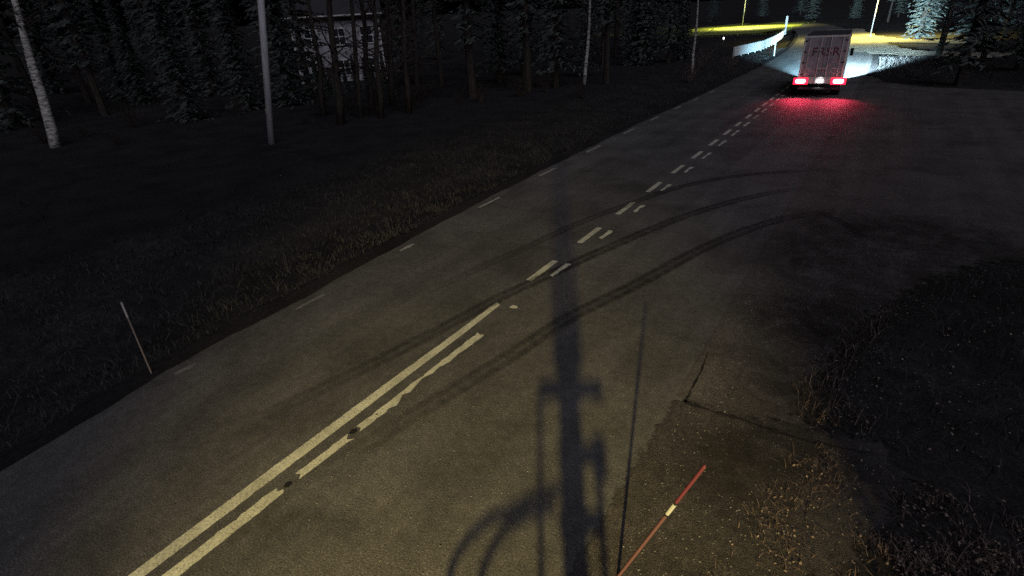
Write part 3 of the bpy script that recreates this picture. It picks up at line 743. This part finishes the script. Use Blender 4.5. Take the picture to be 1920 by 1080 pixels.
# ------------------------------------------------------------------ trees
def spruce_mesh(h, seed, spread=.17, z0=.05, gap=1.0):
    rr = random.Random(seed); tb = MB(); tb.tube([(0, 0, -.5), (0, 0, h*.5), (0, 0, h*.97)], [.16+h*.006, .10+h*.003, .02], 7)
    v = []; t = []; z = h*z0
    while z < h*.99:
        k = (1-z/h)/(1-z0); ln = max(.15, h*spread*(k**.85 if z0 < .2 else (k*(1.35-k))**.6)*rr.uniform(.7, 1.15)); n = 9 if k > .3 else 6; a0 = rr.uniform(0, 6.28)
        for i in range(n):
            a = a0+i*6.283/n+rr.uniform(-.3, .3); l_ = ln*rr.uniform(.65, 1.15); dr = rr.uniform(.18, .45)
            dx, dy = math.cos(a), math.sin(a)
            for s_ in range(6):
                f0 = (s_+rr.uniform(0, .6))/6; c = Vector((dx*l_*f0, dy*l_*f0, z-dr*l_*f0+rr.uniform(-.12, .12)))
                sw = (.30+.10*l_)*(1-.5*f0)*rr.uniform(.6, 1.2); an = a+rr.choice((-1, 1))*rr.uniform(.4, 1.1)
                tip = c+Vector((math.cos(an)*sw*1.5, math.sin(an)*sw*1.5, -sw*rr.uniform(.2, .9)))
                pn = Vector((-math.sin(an), math.cos(an), rr.uniform(-.4, .4)))*sw*.30; b = len(v)
                v += [c+pn, c-pn, tip, c+Vector((0, 0, -sw*.45))]; t.append((b, b+1, b+2)); t.append((b, b+2, b+3))
        z += max(.22, .035*h*(.5+.7*k))*rr.uniform(.8, 1.15)*gap
    return tb, v, t
protos = []
for i, (h, sd_, sp_, z0, gp_) in enumerate(((13, 1, .17, .05, 1), (16, 2, .15, .12, 1.1), (19, 3, .16, .04, 1), (8, 4, .2, .03, 1), (18, 5, .12, .42, 1.3), (15, 6, .14, .33, 1.2), (21, 7, .13, .2, 1.1))):
    o = empty('spruce_tree', (0, 0, 0)); tb, v, t = spruce_mesh(h, sd_, sp_, z0, gp_)
    tb.build('trunk', MA['bark'], o); np_mesh('crown', v, t, MA['needles'], o); protos.append(o)
used = [False]*7
def put(k, x, y, s=1.0):
    if not used[k]: o = protos[k]; used[k] = True
    else: o = copy_tree(protos[k])
    o.location = (x, y, float(ground_z(x, y))-.1); o.rotation_euler = (0, 0, rng.uniform(0, 6.28)); o.scale = (s, s, s*rng.uniform(.92, 1.1))
    tag(o, *((('dark spruce in the unlit forest beyond the road and field', 'spruce tree', 'dark spruces of the forest')) if k < 4 else ('tall pine with a bare lower trunk in the unlit forest', 'pine tree', 'pines of the forest')))
    if k >= 4: o.name = 'forest_pine'
    return o
def ok(x, y):
    if -13 < x-(xc(y) if y > 0 else -5.88) < 9 and y < 175: return False
    if math.hypot(x+48, y-40) < 10: return False
    if -66 < x < -14 and 60 < y < 190 and x > -17-(y-60)*.42: return False   # keep fence and lawn open
    # keep the view to the house open
    n = (x*dd.y-y*dd.x)
    az = math.degrees(math.atan2(x, y)); hd = math.hypot(x, y)
    if -52.5 < az < -45 and hd < 58: return False
    return True
cnt = 0
for ring, (d0, d1, n) in enumerate(((43, 56, 46), (56, 75, 46), (75, 105, 44), (120, 165, 40), (180, 240, 40))):
    for i in range(n):
        az = R(-104+134*(i+rng.uniform(-.3, .3)+.5)/n); dist = rng.uniform(d0, d1); x, y = math.sin(az)*dist, math.cos(az)*dist
        if ok(x, y): put(rng.choice((0, 1, 1, 2, 3, 4, 5, 6)), x, y, rng.uniform(.75, 1.2)); cnt += 1
# trees round the far lamplit ground
for x, y, k in ((-46, 118, 1), (-60, 128, 2), (-70, 150, 1), (-75, 170, 2), (-52, 196, 2), (-38, 200, 1), (-24, 200, 2), (-12, 190, 0), (-2, 185, 1), (8, 180, 2), (13, 122, 2), (18, 84, 2), (22, 74, 1), (16, 58, 2), (24, 60, 0), (19, 50, 1), (-26, 68, 1), (-30, 76, 2), (-24, 60, 3), (-33, 84, 2), (-36, 96, 1), (-44, 106, 2), (-20, 64, 3)):
    put(k, x, y)
for k in range(9):
    aa = R(-53.2+8.2*(k+.5+rng.uniform(-.2, .2))/9); dd2 = rng.uniform(49, 54); o = put(3, math.sin(aa)*dd2, math.cos(aa)*dd2, rng.uniform(.30, .44)); o['label'] = 'small dark spruce sapling before the pale house'; o['group'] = 'spruce saplings before the house'
print('spruces', cnt)

def bare_tree(name, loc, h, r0, m, seed, label, cat, lean=(0, 0), group=None, branches=26, zmin=.25):
    rr = random.Random(seed); o = empty(name, loc); tb = MB(); pts = []
    for i in range(9):
        k = i/8; pts.append(Vector((lean[0]*k*h+rr.gauss(0, .02)*h*.2, lean[1]*k*h+rr.gauss(0, .02)*h*.2, k*h-.3)))
    tb.tube(pts, [r0*(1-.85*i/8) for i in range(9)], 9); tb.build('trunk', m, o, smooth=True)
    bb = MB()
    for i in range(branches):
        k = rr.uniform(zmin, .98); p = pts[int(k*8)].lerp(pts[min(8, int(k*8)+1)], k*8-int(k*8)); a = rr.uniform(0, 6.28); ln = h*.22*(1.15-k)*rr.uniform(.6, 1.3)+.3
        e = p+Vector((math.cos(a)*ln, math.sin(a)*ln, ln*rr.uniform(-.1, .8))); mid = p.lerp(e, .5)+Vector((rr.gauss(0, .1), rr.gauss(0, .1), rr.gauss(0, .08)))*ln
        rb = r0*.28*(1.1-k); bb.tube([p, mid, e], [rb, rb*.6, rb*.2], 5, False)
        for j in range(4):
            s_ = p.lerp(e, rr.uniform(.3, 1)); q_ = s_+Vector((rr.gauss(0, 1), rr.gauss(0, 1), rr.gauss(.1, .7)))*ln*.25; bb.tube([s_, q_], [rb*.35, rb*.1], 3, False)
    bb.build('branches', MA['bark'] if m is MA['bark'] or True else m, o)
    tag(o, label, cat, group); return o
up = empty('utility_pole', (-27.0, 17.0, 0)); MA['pole_grey'] = bark('pole_grey', (.22, .22, .23), (.36, .36, .38), (9, 9, .6))
m = MB(); m.tube([(-.1, -.15, -.5), (.43, .62, 5), (.86, 1.25, 9.5)], [.19, .17, .14], 18); m.build('pole', MA['pole_grey'], up, smooth=True)
m = MB(); m.tube([(.86, 1.25, 9.5), (.87, 1.26, 9.62)], [.17, .05], 14); m.build('pole_cap', MA['dark_steel'], up)
m = MB(); m.box((.17, .02, 1.7), (.02, .11, .16)); m.build('number_board', MA['stake_grey'], up)
tag(up, 'plain thick grey pole standing left of the pale house', 'pole')
bare_tree('birch_tree', (-21.5, 43.0, -.1), 13, .17, MA['birch'], 4, 'slim birch with patchy white bark before dark spruces', 'birch', (.05, .06), zmin=.4)
bare_tree('birch_tree', (-14.9, 51.0, -.1), 9, .14, MA['birch'], 5, 'low pale birch at the roadside left of the lit fence', 'birch', zmin=.12)
bare_tree('birch_tree', (-38.6, 11.0, -.1), 13, .30, MA['birch'], 6, 'pale trunk at the left end of the dark field', 'birch', (.03, .10), zmin=.5)
TL_ = ['thickest dark trunk before the left window column of the house', 'thin dark trunk nearest left of the house door', 'dark trunk before the house door', 'dark trunk just right of the house door', 'thick dark trunk before the right half of the house', 'dark trunk at the left corner of the pale house', 'dark trunk at the right corner of the pale house', 'dark trunk standing clear to the right of the pale house']
for i, (px_az, dist, rad) in enumerate(((-51.3, 36, .26), (-49.3, 38, .19), (-48.2, 40, .22), (-47.2, 37, .20), (-46.0, 42, .24), (-52.6, 40, .18), (-44.6, 38, .22), (-43.3, 44, .2))):
    a_ = R(px_az); bare_tree('pine_tree', (math.sin(a_)*dist, math.cos(a_)*dist, -.1), 15, rad, MA['bark'], 30+i, TL_[i], 'tree', (.05+rng.uniform(-.02, .02), .06+rng.uniform(-.02, .02)), 'dark trunks before the house', 30, .15)
# twiggy bushes at the roadside
def bush(loc, sz, seed, label):
    rr = random.Random(seed); o = empty('bush', loc); tb = MB()
    for i in range(26):
        a = rr.uniform(0, 6.28); k = rr.uniform(.1, .8)*sz; e = Vector((math.cos(a)*k, math.sin(a)*k, rr.uniform(.5, 1.1)*sz)); mid = e*.5+Vector((0, 0, .12*sz))
        tb.tube([(0, 0, -.1), mid, e], [.018, .012, .004], 4, False)
        for j in range(7):
            s_ = mid.lerp(e, rr.random()); tb.tube([s_, s_+Vector((rr.gauss(0, .2), rr.gauss(0, .2), rr.gauss(.12, .16)))*sz], [.007, .002], 3, False)
    tb.build('twigs', MA['grass_tan'], o); tag(o, label, 'bush'); return o
bush((-13.6, 46, -.1), 1.3, 1, 'low twiggy bush at the roadside nearest the edge dashes')
bush((-12.6, 55, -.1), 1.1, 2, 'twiggy bush at the roadside before the white fence')
bush((-15.6, 57, -.1), 1.8, 3, 'taller twiggy bush beside the low roadside birch')
b0 = bush((-34, 31, -.1), 1.6, 9, 'dark twiggy bush at the foot of the forest'); b0['group'] = 'bushes at the forest edge'
for ch in b0.children: ch.data.materials.clear(); ch.data.materials.append(MA['bark'])
for i in range(22):
    az = R(-88+62*(i+rng.random())/22); dd_ = rng.uniform(38, 46); o = copy_tree(b0); o.location = (math.sin(az)*dd_, math.cos(az)*dd_, float(ground_z(math.sin(az)*dd_, math.cos(az)*dd_))); o.rotation_euler = (0, 0, rng.uniform(0, 6)); k = rng.uniform(.5, 1.2); o.scale = (k, k, k)
